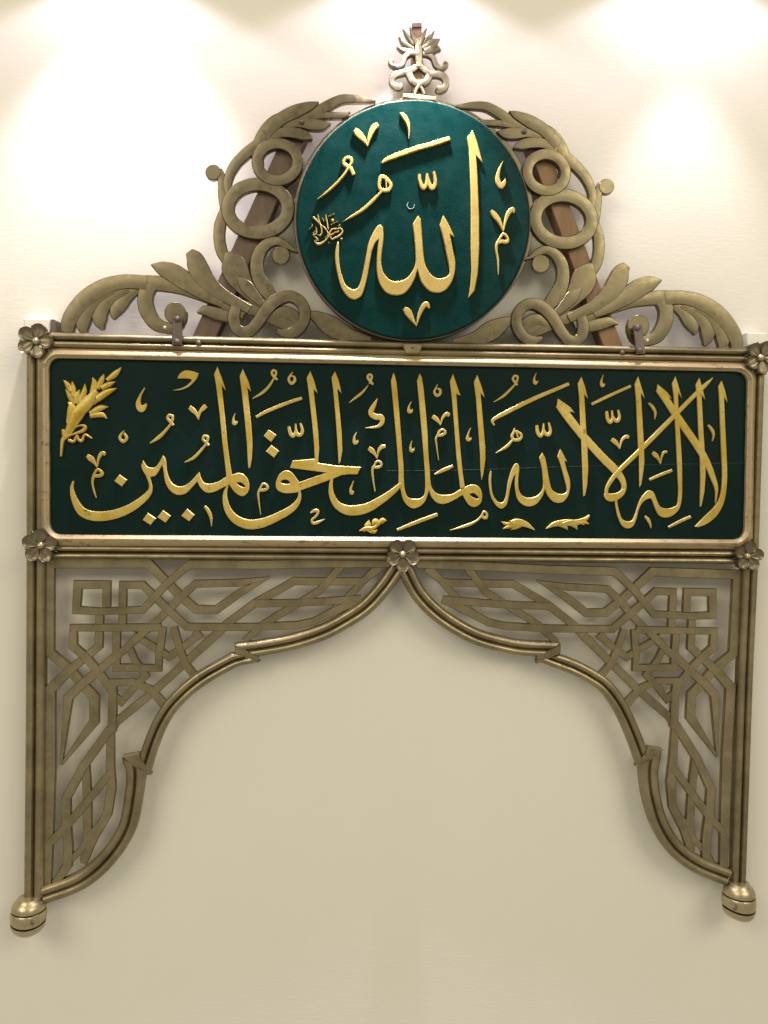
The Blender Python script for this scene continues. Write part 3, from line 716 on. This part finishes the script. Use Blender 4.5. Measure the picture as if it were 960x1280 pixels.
LB, LH = BF - 0.001, 0.0055
P1, P2, P3, P4, P5, P6 = Fr(60, 440, 6), Fr(60, 550, 6), Fr(200, 440, 6), Fr(200, 550, 6), Fr(340, 440, 6), Fr(340, 550, 6)
Q1, Q2, Q3, Q4, Q5, Q6, Q7, Q8 = Fr(480, 450, 6), Fr(480, 560, 6), Fr(600, 450, 6), Fr(600, 560, 6), Fr(720, 450, 6), Fr(720, 560, 6), Fr(800, 450, 6), Fr(800, 560, 6)
lk = [0]
def rs(name, fr, pts, parent=None, h=LH, **k):
    lk[0] += 1
    return ribbon(name, fr, pts, LB, h + 0.00013 * (lk[0] % 6), GOLD, parent or panel, prof=prof_flat(0.0010, 0.0004), n=k.pop('n', 7), rim=GOLDRIM, **k)
def pl(name, fr, outline, holes=(), straight=False):
    lk[0] += 1
    return plate(name, fr, outline, LB, LH + 0.00013 * (lk[0] % 6), GOLD, panel, holes=holes, straight=straight, bev=0.0010, rim=GOLDRIM)
# --- letters, reading from the sprig end
rs('letter', P2, [(188, 308, 12), (177, 370, 26), (200, 455, 46), (250, 535, 64), (325, 568, 70), (415, 572, 70), (515, 553, 66), (615, 512, 60), (695, 458, 52), (748, 408, 42), (768, 365, 26), (763, 315, 22), (748, 272, 28)])
pl('letter', P4, [(-128, 152, 1), (-140, 205), (-100, 280, 1), (-70, 278), (-30, 262), (5, 205), (15, 185, 1), (25, 230), (40, 320), (75, 380), (130, 412), (190, 402), (240, 355), (278, 312, 1), (305, 360), (350, 395), (410, 388), (470, 358), (520, 335, 1), (540, 290, 1), (500, 272, 1), (440, 310), (380, 328), (330, 320), (305, 280), (295, 240, 1), (260, 278), (220, 320), (175, 345), (125, 345), (80, 310), (52, 240), (42, 150), (22, 115, 1), (-5, 165), (-40, 205), (-95, 200)])
pl('letter', P4, [(500, 295), (540, 262), (600, 248), (645, 275), (668, 330), (660, 390), (620, 422), (570, 400), (525, 345)], holes=[[(570, 318, 1), (610, 320), (638, 345, 1), (630, 355), (600, 345)]])
pl('letter', P3, [(430, 108), (405, 165), (420, 250), (445, 450), (470, 700), (488, 850), (500, 955), (540, 930), (520, 810), (505, 690), (485, 480), (467, 300), (463, 250), (495, 292), (470, 215)], straight=True)
pl('letter', P3, [(620, 125), (597, 182), (610, 280), (632, 480), (652, 690), (656, 790), (662, 872), (675, 870), (687, 800), (692, 700), (685, 560), (668, 400), (655, 268), (683, 297), (665, 225)], straight=True)
rs('letter', P4, [(508, 340, 12), (490, 390, 26), (488, 450, 38), (512, 530, 52), (570, 598, 64), (655, 632, 70), (740, 628, 70), (830, 600, 62), (940, 545, 56), (1000, 505, 48), (1035, 460, 36), (1047, 420, 24), (1045, 370, 18)])
pl('letter', P6, [(110, 228), (150, 245), (185, 290), (208, 328), (203, 384), (150, 398), (90, 398), (40, 375), (28, 330), (45, 275), (75, 240)], holes=[[(62, 315, 1), (85, 298), (120, 303), (138, 324, 1), (110, 330), (80, 325)]])
pl('letter', P6, [(155, 155), (135, 210), (410, 245), (195, 320), (195, 385), (460, 290), (520, 264), (580, 257), (640, 258), (668, 203), (480, 192), (345, 172), (330, 140)], straight=True)
pl('letter', P5, [(287, 143), (260, 192), (273, 290), (300, 520), (316, 700), (322, 830), (345, 836), (353, 720), (345, 590), (322, 380), (312, 280), (342, 310), (315, 210)], straight=True)
pl('letter', P5, [(472, 145), (446, 190), (460, 300), (480, 520), (492, 700), (497, 790), (500, 842), (515, 820), (528, 740), (522, 600), (505, 420), (491, 275), (522, 310), (500, 210)], straight=True)
rs('letter', P6, [(450, 285, 18), (441, 350, 30), (450, 420, 42), (490, 488, 56), (560, 525, 72), (640, 527, 76), (720, 507, 70), (800, 462, 60), (880, 408, 48), (935, 362, 38), (968, 325, 22)])
pl('letter', Q2, [(72, -568, 1), (52, -505, 1), (60, -420), (90, -100), (103, 60), (110, 180), (108, 295, 1), (122, 300, 1), (130, 335), (145, 390), (180, 435), (220, 453), (265, 440), (305, 405), (328, 350), (338, 318, 1), (355, 365), (390, 405), (435, 420), (480, 412), (530, 388), (590, 352, 1), (615, 300, 1), (570, 312), (520, 342), (460, 352), (405, 345), (365, 310), (350, 260), (342, 150), (333, 40), (325, -140), (300, -420), (284, -530, 1), (268, -560, 1), (248, -505, 1), (260, -380), (285, -100), (298, 60), (308, 200), (310, 300), (300, 355), (270, 378), (230, 382), (185, 372), (160, 330), (150, 250), (146, 120), (140, 60), (125, -140), (100, -440), (86, -530, 1)])
pl('letter', Q2, [(595, 305), (640, 278), (690, 278), (725, 310), (737, 360), (725, 415), (680, 443), (635, 425), (600, 370), (585, 335)], holes=[[(640, 345, 1), (675, 340), (712, 370, 1), (700, 382), (665, 368)]])
pl('letter', Q1, [(518, 103), (495, 160), (508, 270), (530, 520), (543, 710), (558, 840), (573, 968), (607, 955), (590, 840), (576, 700), (560, 500), (543, 255), (575, 268), (548, 190)], straight=True)
pl('letter', Q1, [(700, 110), (675, 165), (690, 280), (712, 560), (722, 700), (725, 820), (733, 900), (745, 860), (762, 740), (760, 650), (742, 440), (725, 250), (757, 282), (730, 190)], straight=True)
pl('letter', Q4, [(603, 8, 1), (622, 40), (655, 105, 1), (635, 95, 1), (650, 160), (675, 240), (675, 310), (655, 370), (620, 405), (580, 412), (540, 395), (505, 350), (488, 308, 1), (470, 360), (430, 415), (380, 438), (330, 430), (285, 390), (268, 330), (262, 260), (268, 200, 1), (250, 222), (228, 300), (215, 370), (200, 425), (165, 455), (125, 435), (85, 370), (70, 290), (68, 220), (80, 170, 1), (88, 178, 1), (85, 260), (95, 340), (125, 395), (160, 410), (185, 390), (200, 330), (210, 260), (235, 170), (258, 125), (275, 115), (292, 130), (295, 170), (288, 230), (290, 300), (310, 350), (350, 372), (400, 370), (445, 345), (475, 290), (470, 180), (458, 120), (445, 75, 1), (468, 35, 1), (490, 75, 1), (505, 150), (520, 240), (540, 310), (580, 340), (620, 345), (650, 330), (652, 300), (640, 250), (610, 140), (582, 65, 1)])
pl('letter', Q3, [(762, 125), (735, 178), (745, 270), (752, 420), (768, 720), (774, 900), (778, 1022), (790, 1015), (805, 940), (813, 820), (808, 680), (797, 500), (783, 258), (811, 292), (788, 195)], straight=True)
rs('letter', Q6, [(-128, -328, 58), (-60, -235, 62), (50, -95, 60), (190, 60, 62), (290, 160, 62), (345, 230, 48), (362, 290, 38), (348, 335, 40), (320, 362, 40)])
pl('letter_head', Q6, [(-135, -372), (-143, -312), (-90, -240), (-35, -272), (-10, -266), (-45, -310)], straight=True)
pl('letter', Q6, [(222, 335), (260, 342), (310, 335), (350, 310), (372, 305), (360, 350), (320, 385), (270, 402), (232, 392), (215, 365)])
rs('letter', Q6, [(228, 355, 22), (235, 300, 26), (265, 245, 32), (300, 195, 34)])
rs('letter', Q6, [(285, 212, 28), (340, 155, 34), (510, -10, 36), (730, -232, 34), (900, -405, 32), (975, -475, 30), (1028, -527, 6)])
pl('letter', Q5, [(468, 122), (442, 178), (452, 290), (468, 600), (475, 740), (478, 880), (480, 952), (492, 930), (508, 830), (515, 760), (510, 620), (500, 440), (488, 248), (517, 288), (492, 200)], straight=True)
pl('letter', Q6, [(290, 378, 1), (300, 450), (320, 530), (350, 585), (390, 603), (430, 585), (455, 530), (475, 455), (505, 405), (545, 380), (570, 388), (590, 440), (620, 500), (665, 522), (720, 510), (770, 465), (790, 410), (798, 330), (797, 150), (793, 40), (780, -150), (770, -300), (768, -415, 1), (797, -370, 1), (768, -475), (748, -538, 1), (722, -484, 1), (735, -380), (742, -240), (750, -100), (757, 40), (765, 200), (770, 330), (762, 420), (740, 440), (690, 455), (640, 445), (615, 410), (590, 345), (570, 322), (540, 320), (510, 345), (480, 395), (460, 450), (440, 510), (420, 545), (385, 550), (350, 535), (330, 490), (315, 430), (310, 378, 1)])
rs('letter', Q7, [(142, 220, 50), (200, 300, 54), (265, 400, 56), (340, 510, 56), (430, 640, 56), (500, 760, 52), (550, 880, 42), (576, 970, 26), (569, 1075, 5)])
pl('letter_head', Q7, [(135, 182), (125, 235), (165, 292), (212, 276), (240, 290), (205, 240)], straight=True)
pl('letter', Q7, [(447, 132), (420, 185), (430, 290), (442, 560), (452, 740), (456, 900), (452, 1100), (462, 1095), (485, 990), (494, 850), (488, 700), (475, 480), (464, 262), (491, 297), (468, 200)], straight=True)
pl('letter', Q7, [(615, 155, 1), (590, 195, 1), (597, 300), (607, 560), (614, 720), (619, 830), (616, 940), (600, 1030), (560, 1100), (480, 1180), (412, 1250, 1), (445, 1252), (515, 1222), (585, 1158), (632, 1065), (652, 950), (656, 830), (649, 660), (638, 430), (633, 278, 1), (659, 318, 1), (640, 230)])
# --- dots
for fr, L in ((P2, [(535, 258), (497, 308), (552, 350), (592, 300)]), (P2, [(748, 547), (710, 600), (768, 638), (808, 588)]), (P2, [(862, 527), (820, 580), (880, 620), (920, 570)]),
              (P4, [(203, 516), (160, 570), (218, 610), (258, 562)]), (P3, [(815, 582), (778, 630), (832, 676), (873, 622)]), (P4, [(835, 38), (793, 85), (855, 133), (892, 82)])):
    pl('dot', fr, L, straight=True)
pl('letter_mark', P3, [(190, 137), (150, 160), (128, 198, 1), (215, 200), (235, 215), (180, 262), (92, 288, 1), (150, 285), (215, 260), (270, 205), (290, 160, 1), (250, 145)])
# --- vowel marks
for fr, L in (
    (P1, [(725, 268, 8), (690, 330, 18), (676, 390, 38), (698, 428, 48), (726, 405, 28), (736, 384, 6)]),
    (P1, [(572, 588, 4), (548, 615, 16), (538, 645, 22), (562, 672, 24), (588, 645, 22), (568, 608, 14)]),
    (P1, [(938, 550, 20), (915, 520, 24), (896, 498, 20), (906, 474, 18), (930, 480, 20), (932, 510, 18), (916, 545, 16), (880, 590, 20), (830, 640, 26), (765, 684, 8)]),
    (P2, [(292, 116, 26), (320, 140, 42), (345, 168, 24), (368, 207, 6)]), (P2, [(368, 207, 6), (375, 150, 18), (395, 106, 28), (420, 98, 22), (420, 118, 8)]),
    (P2, [(342, 272, 22), (376, 268, 26), (402, 260, 24), (398, 238, 20), (372, 222, 20), (352, 242, 16), (336, 285, 20), (332, 330, 14), (345, 390, 12), (360, 434, 4)]),
    (P3, [(220, 414, 30), (245, 435, 38), (270, 462, 26), (288, 507, 5)]), (P3, [(288, 500, 6), (300, 450, 22), (325, 420, 34), (345, 402, 32)]),
    (P3, [(364, 702, 20), (340, 675, 22), (322, 655, 20), (330, 630, 18), (355, 635, 20), (355, 660, 18), (340, 695, 16), (300, 745, 20), (250, 795, 22), (185, 828, 8)]),
    (P3, [(880, 208, 16), (855, 185, 20), (838, 160, 18), (848, 138, 18), (868, 145, 18), (868, 170, 16), (850, 205, 14), (810, 265, 20), (760, 310, 20), (692, 350, 6)]),
    (P3, [(564, 458, 4), (550, 500, 14), (555, 535, 28), (573, 530, 18), (576, 515, 5)]),
    (P5, [(156, 148, 4), (138, 175, 16), (125, 205, 20), (145, 235, 24), (170, 215, 22), (165, 185, 16), (145, 180, 12)]),
    (P3, [(722, 488, 20), (800, 445, 26), (960, 380, 26), (1065, 345, 24)]),
    (P5, [(125, 558, 20), (138, 610, 28), (160, 630, 26), (178, 590, 18), (176, 538, 12)]), (P5, [(178, 580, 14), (190, 618, 28), (215, 620, 26), (228, 590, 22), (212, 533, 14)]),
    (P5, [(758, 244, 16), (735, 215, 22), (718, 190, 20), (730, 168, 16), (748, 178, 18), (745, 205, 16), (730, 238, 10)]), (P5, [(722, 248, 6), (680, 300, 18), (630, 340, 18), (580, 380, 5)]),
    (P5, [(792, 347, 6), (765, 400, 30), (742, 455, 40), (775, 485, 44), (818, 490, 42), (825, 528, 34), (790, 560, 22), (700, 570, 6)]),
    (P5, [(636, 600, 5), (618, 640, 16), (620, 680, 28), (640, 675, 20), (645, 658, 5)]),
    (P6, [(613, 306, 6), (600, 340, 12), (590, 375, 20), (600, 395, 32), (614, 384, 8)]),
    (P6, [(724, 60, 28), (750, 80, 38), (770, 105, 22), (788, 140, 5)]), (P6, [(788, 140, 5), (800, 82, 20), (825, 52, 30), (852, 48, 24)]),
    (P6, [(760, 205, 20), (795, 205, 22), (820, 190, 20), (812, 165, 18), (785, 162, 18), (770, 188, 14), (754, 222, 18), (758, 290, 14), (773, 387, 8)]),
    (P6, [(288, 548, 10), (320, 530, 24), (345, 537, 22), (330, 570, 18), (300, 600, 18), (310, 625, 22), (350, 615, 20), (396, 594, 5)]),
    (P4, [(333, 496, 18), (360, 530, 26), (380, 580, 22), (385, 648, 4)]),
    (P4, [(745, 378, 22), (780, 375, 24), (806, 360, 22), (795, 335, 18), (770, 330, 18), (757, 352, 14), (738, 392, 16), (738, 440, 14), (755, 562, 4)]),
    (Q1, [(206, 310, 4), (188, 350, 14), (188, 385, 28), (208, 385, 20), (214, 366, 5)]), (Q1, [(211, 606, 4), (200, 645, 14), (205, 680, 28), (222, 675, 18), (229, 658, 5)]),
    (Q1, [(403, 180, 4), (390, 210, 14), (378, 240, 18), (395, 265, 24), (420, 255, 22), (422, 225, 20), (400, 212, 12)]),
    (Q1, [(364, 422, 30), (390, 440, 34), (410, 462, 22), (425, 490, 5)]), (Q1, [(425, 486, 6), (440, 435, 18), (465, 407, 28), (486, 408, 24), (480, 425, 8)]),
    (Q1, [(402, 570, 18), (435, 562, 24), (460, 545, 20), (445, 522, 18), (420, 530, 18), (405, 560, 16), (390, 592, 14), (395, 640, 12), (410, 752, 6)]),
    (Q1, [(651, 508, 4), (632, 560, 14), (630, 595, 30), (648, 595, 18), (656, 580, 5)]),
    (Q2, [(380, 198, 12), (450, 165, 28), (518, 135, 22)]), (Q2, [(98, 615, 18), (250, 555, 28), (402, 498, 26)]),
    (Q2, [(732, 512, 22), (765, 525, 22), (772, 495, 18), (750, 478, 16), (730, 512, 16), (690, 550, 16), (620, 582, 22), (496, 618, 5)]),
    (Q3, [(282, 188, 16), (262, 165, 20), (248, 140, 18), (262, 118, 18), (282, 125, 18), (280, 155, 16), (262, 185, 14), (220, 230, 18), (170, 275, 18), (102, 316, 5)]),
    (Q3, [(423, 96, 4), (408, 140, 14), (415, 172, 28), (437, 158, 6)]),
    (Q3, [(108, 490, 12), (95, 462, 22), (112, 440, 26), (200, 392, 32), (400, 292, 32), (668, 178, 26)]),
    (Q3, [(262, 510, 8), (252, 545, 18), (242, 575, 22), (260, 600, 24), (300, 595, 22), (312, 562, 20), (285, 540, 18), (256, 532, 16)]), (Q3, [(272, 540, 12), (288, 585, 14)]),
    (Q3, [(252, 592, 14), (200, 650, 22), (120, 698, 5)]),
    (Q3, [(428, 488, 20), (435, 545, 26), (455, 570, 26), (475, 540, 20), (480, 476, 12)]), (Q3, [(480, 520, 14), (490, 550, 26), (515, 560, 28), (530, 530, 22), (517, 468, 14)]),
    (Q5, [(206, 110, 4), (192, 160, 16), (200, 190, 30), (219, 178, 7)]), (Q5, [(118, 332, 22), (250, 268, 24), (412, 195, 22)]),
    (Q5, [(232, 383, 20), (240, 440, 26), (258, 468, 26), (275, 440, 20), (272, 378, 12)]), (Q5, [(278, 420, 14), (292, 450, 26), (315, 455, 28), (328, 425, 22), (318, 373, 14)]),
    (Q5, [(271, 595, 30), (295, 615, 36), (315, 638, 22), (330, 667, 5)]), (Q5, [(330, 665, 5), (345, 605, 18), (370, 577, 26), (392, 575, 22), (388, 590, 7)]),
    (Q5, [(546, 322, 12), (575, 350, 24), (597, 395, 20), (592, 447, 4)]), (Q7, [(513, 487, 14), (540, 520, 24), (555, 560, 18), (545, 610, 4)]),
    (Q6, [(576, 34, 24), (600, 55, 36), (620, 80, 20), (635, 120, 5)]), (Q6, [(635, 120, 5), (645, 70, 12), (660, 35, 20), (685, 28, 18)]),
    (Q6, [(552, 238, 20), (640, 200, 24), (722, 168, 22)]), (Q6, [(695, 595, 18), (780, 552, 24), (862, 515, 22)]),
    (Q6, [(520, 512, 14), (545, 540, 24), (560, 575, 14), (565, 602, 4)])):
    rs('vowel_mark', fr, L)
# --- carved gold sprigs
def sprig(name, fr, stem, leaves, extra=()):
    s = rs(name, fr, stem, h=0.008, n=5)
    for k, L in enumerate(leaves):
        ribbon('leaf', fr, L, LB, 0.006 + 0.0007 * (k % 5), GOLD, s, prof=prof_flat(0.0010, 0.0035), n=6)
    for L in extra: ribbon('bow', fr, L, LB, 0.0085, GOLD, s, prof=prof_flat(0.0010, 0.0015), n=6)
sprig('leaf_sprig', P1, [(300, 330, 26), (250, 420, 80), (190, 520, 74), (140, 620, 44), (106, 665, 24), (94, 782, 10)],
      [[(548, 115, 5), (500, 165, 42), (440, 210, 26)], [(418, 166, 5), (400, 208, 38), (370, 275, 36)], [(502, 222, 5), (455, 242, 36), (400, 270, 38)],
       [(333, 190, 5), (346, 240, 44), (330, 335, 46)], [(512, 272, 5), (440, 302, 42), (365, 352, 46)], [(410, 338, 5), (340, 370, 46), (260, 412, 48)],
       [(275, 238, 5), (268, 300, 38), (235, 375, 34)], [(236, 283, 5), (215, 325, 42), (205, 385, 40)], [(180, 220, 5), (185, 270, 36), (190, 335, 34)],
       [(116, 210, 5), (145, 246, 36), (168, 295, 30)], [(130, 280, 5), (160, 322, 38), (195, 395, 36)], [(450, 410, 5), (390, 420, 42), (315, 462, 36)],
       [(440, 500, 5), (402, 470, 36), (315, 478, 34)], [(150, 375, 6), (176, 420, 60), (165, 535, 60)], [(360, 290, 40), (290, 385, 80), (200, 480, 80), (150, 600, 40)]],
      [[(108, 580, 18), (125, 630, 30), (180, 618, 14), (258, 590, 26), (276, 560, 22), (240, 550, 14), (190, 572, 10)], [(150, 660, 22), (190, 670, 20), (215, 625, 14), (226, 655, 18), (250, 665, 20), (272, 620, 14), (300, 630, 14), (328, 648, 8)]])
sprig('small_leaf_sprig', P6, [(655, 682, 4), (700, 668, 30), (760, 660, 24), (790, 640, 20)],
      [[(690, 690, 5), (718, 645, 52), (727, 600, 5)], [(752, 640, 10), (775, 615, 52), (805, 640, 26)], [(795, 632, 18), (830, 605, 42), (860, 605, 4)], [(735, 655, 18), (762, 690, 26), (788, 674, 14)], [(715, 680, 10), (750, 697, 14)]])
sprig('small_leaf_sprig', Q4, [(411, 616, 4), (350, 575, 40), (285, 560, 58), (228, 572, 46)],
      [[(160, 553, 5), (200, 570, 28), (250, 575, 32)], [(173, 606, 5), (210, 592, 26), (260, 585, 32)], [(233, 613, 5), (265, 600, 22), (305, 585, 22)], [(262, 528, 4), (262, 556, 26), (285, 572, 22)], [(223, 543, 4), (245, 562, 22), (270, 575, 16)]])
sprig('small_leaf_sprig', Q4, [(497, 606, 4), (560, 572, 36), (640, 560, 48), (720, 560, 44), (790, 535, 30), (822, 507, 14)],
      [[(657, 613, 5), (640, 590, 28), (585, 575, 22)], [(729, 611, 5), (715, 585, 32), (675, 565, 28)], [(818, 570, 7), (790, 558, 26), (745, 550, 22)], [(782, 577, 5), (760, 562, 22), (730, 556, 16)], [(700, 542, 4), (660, 552, 16), (620, 566, 14)]])
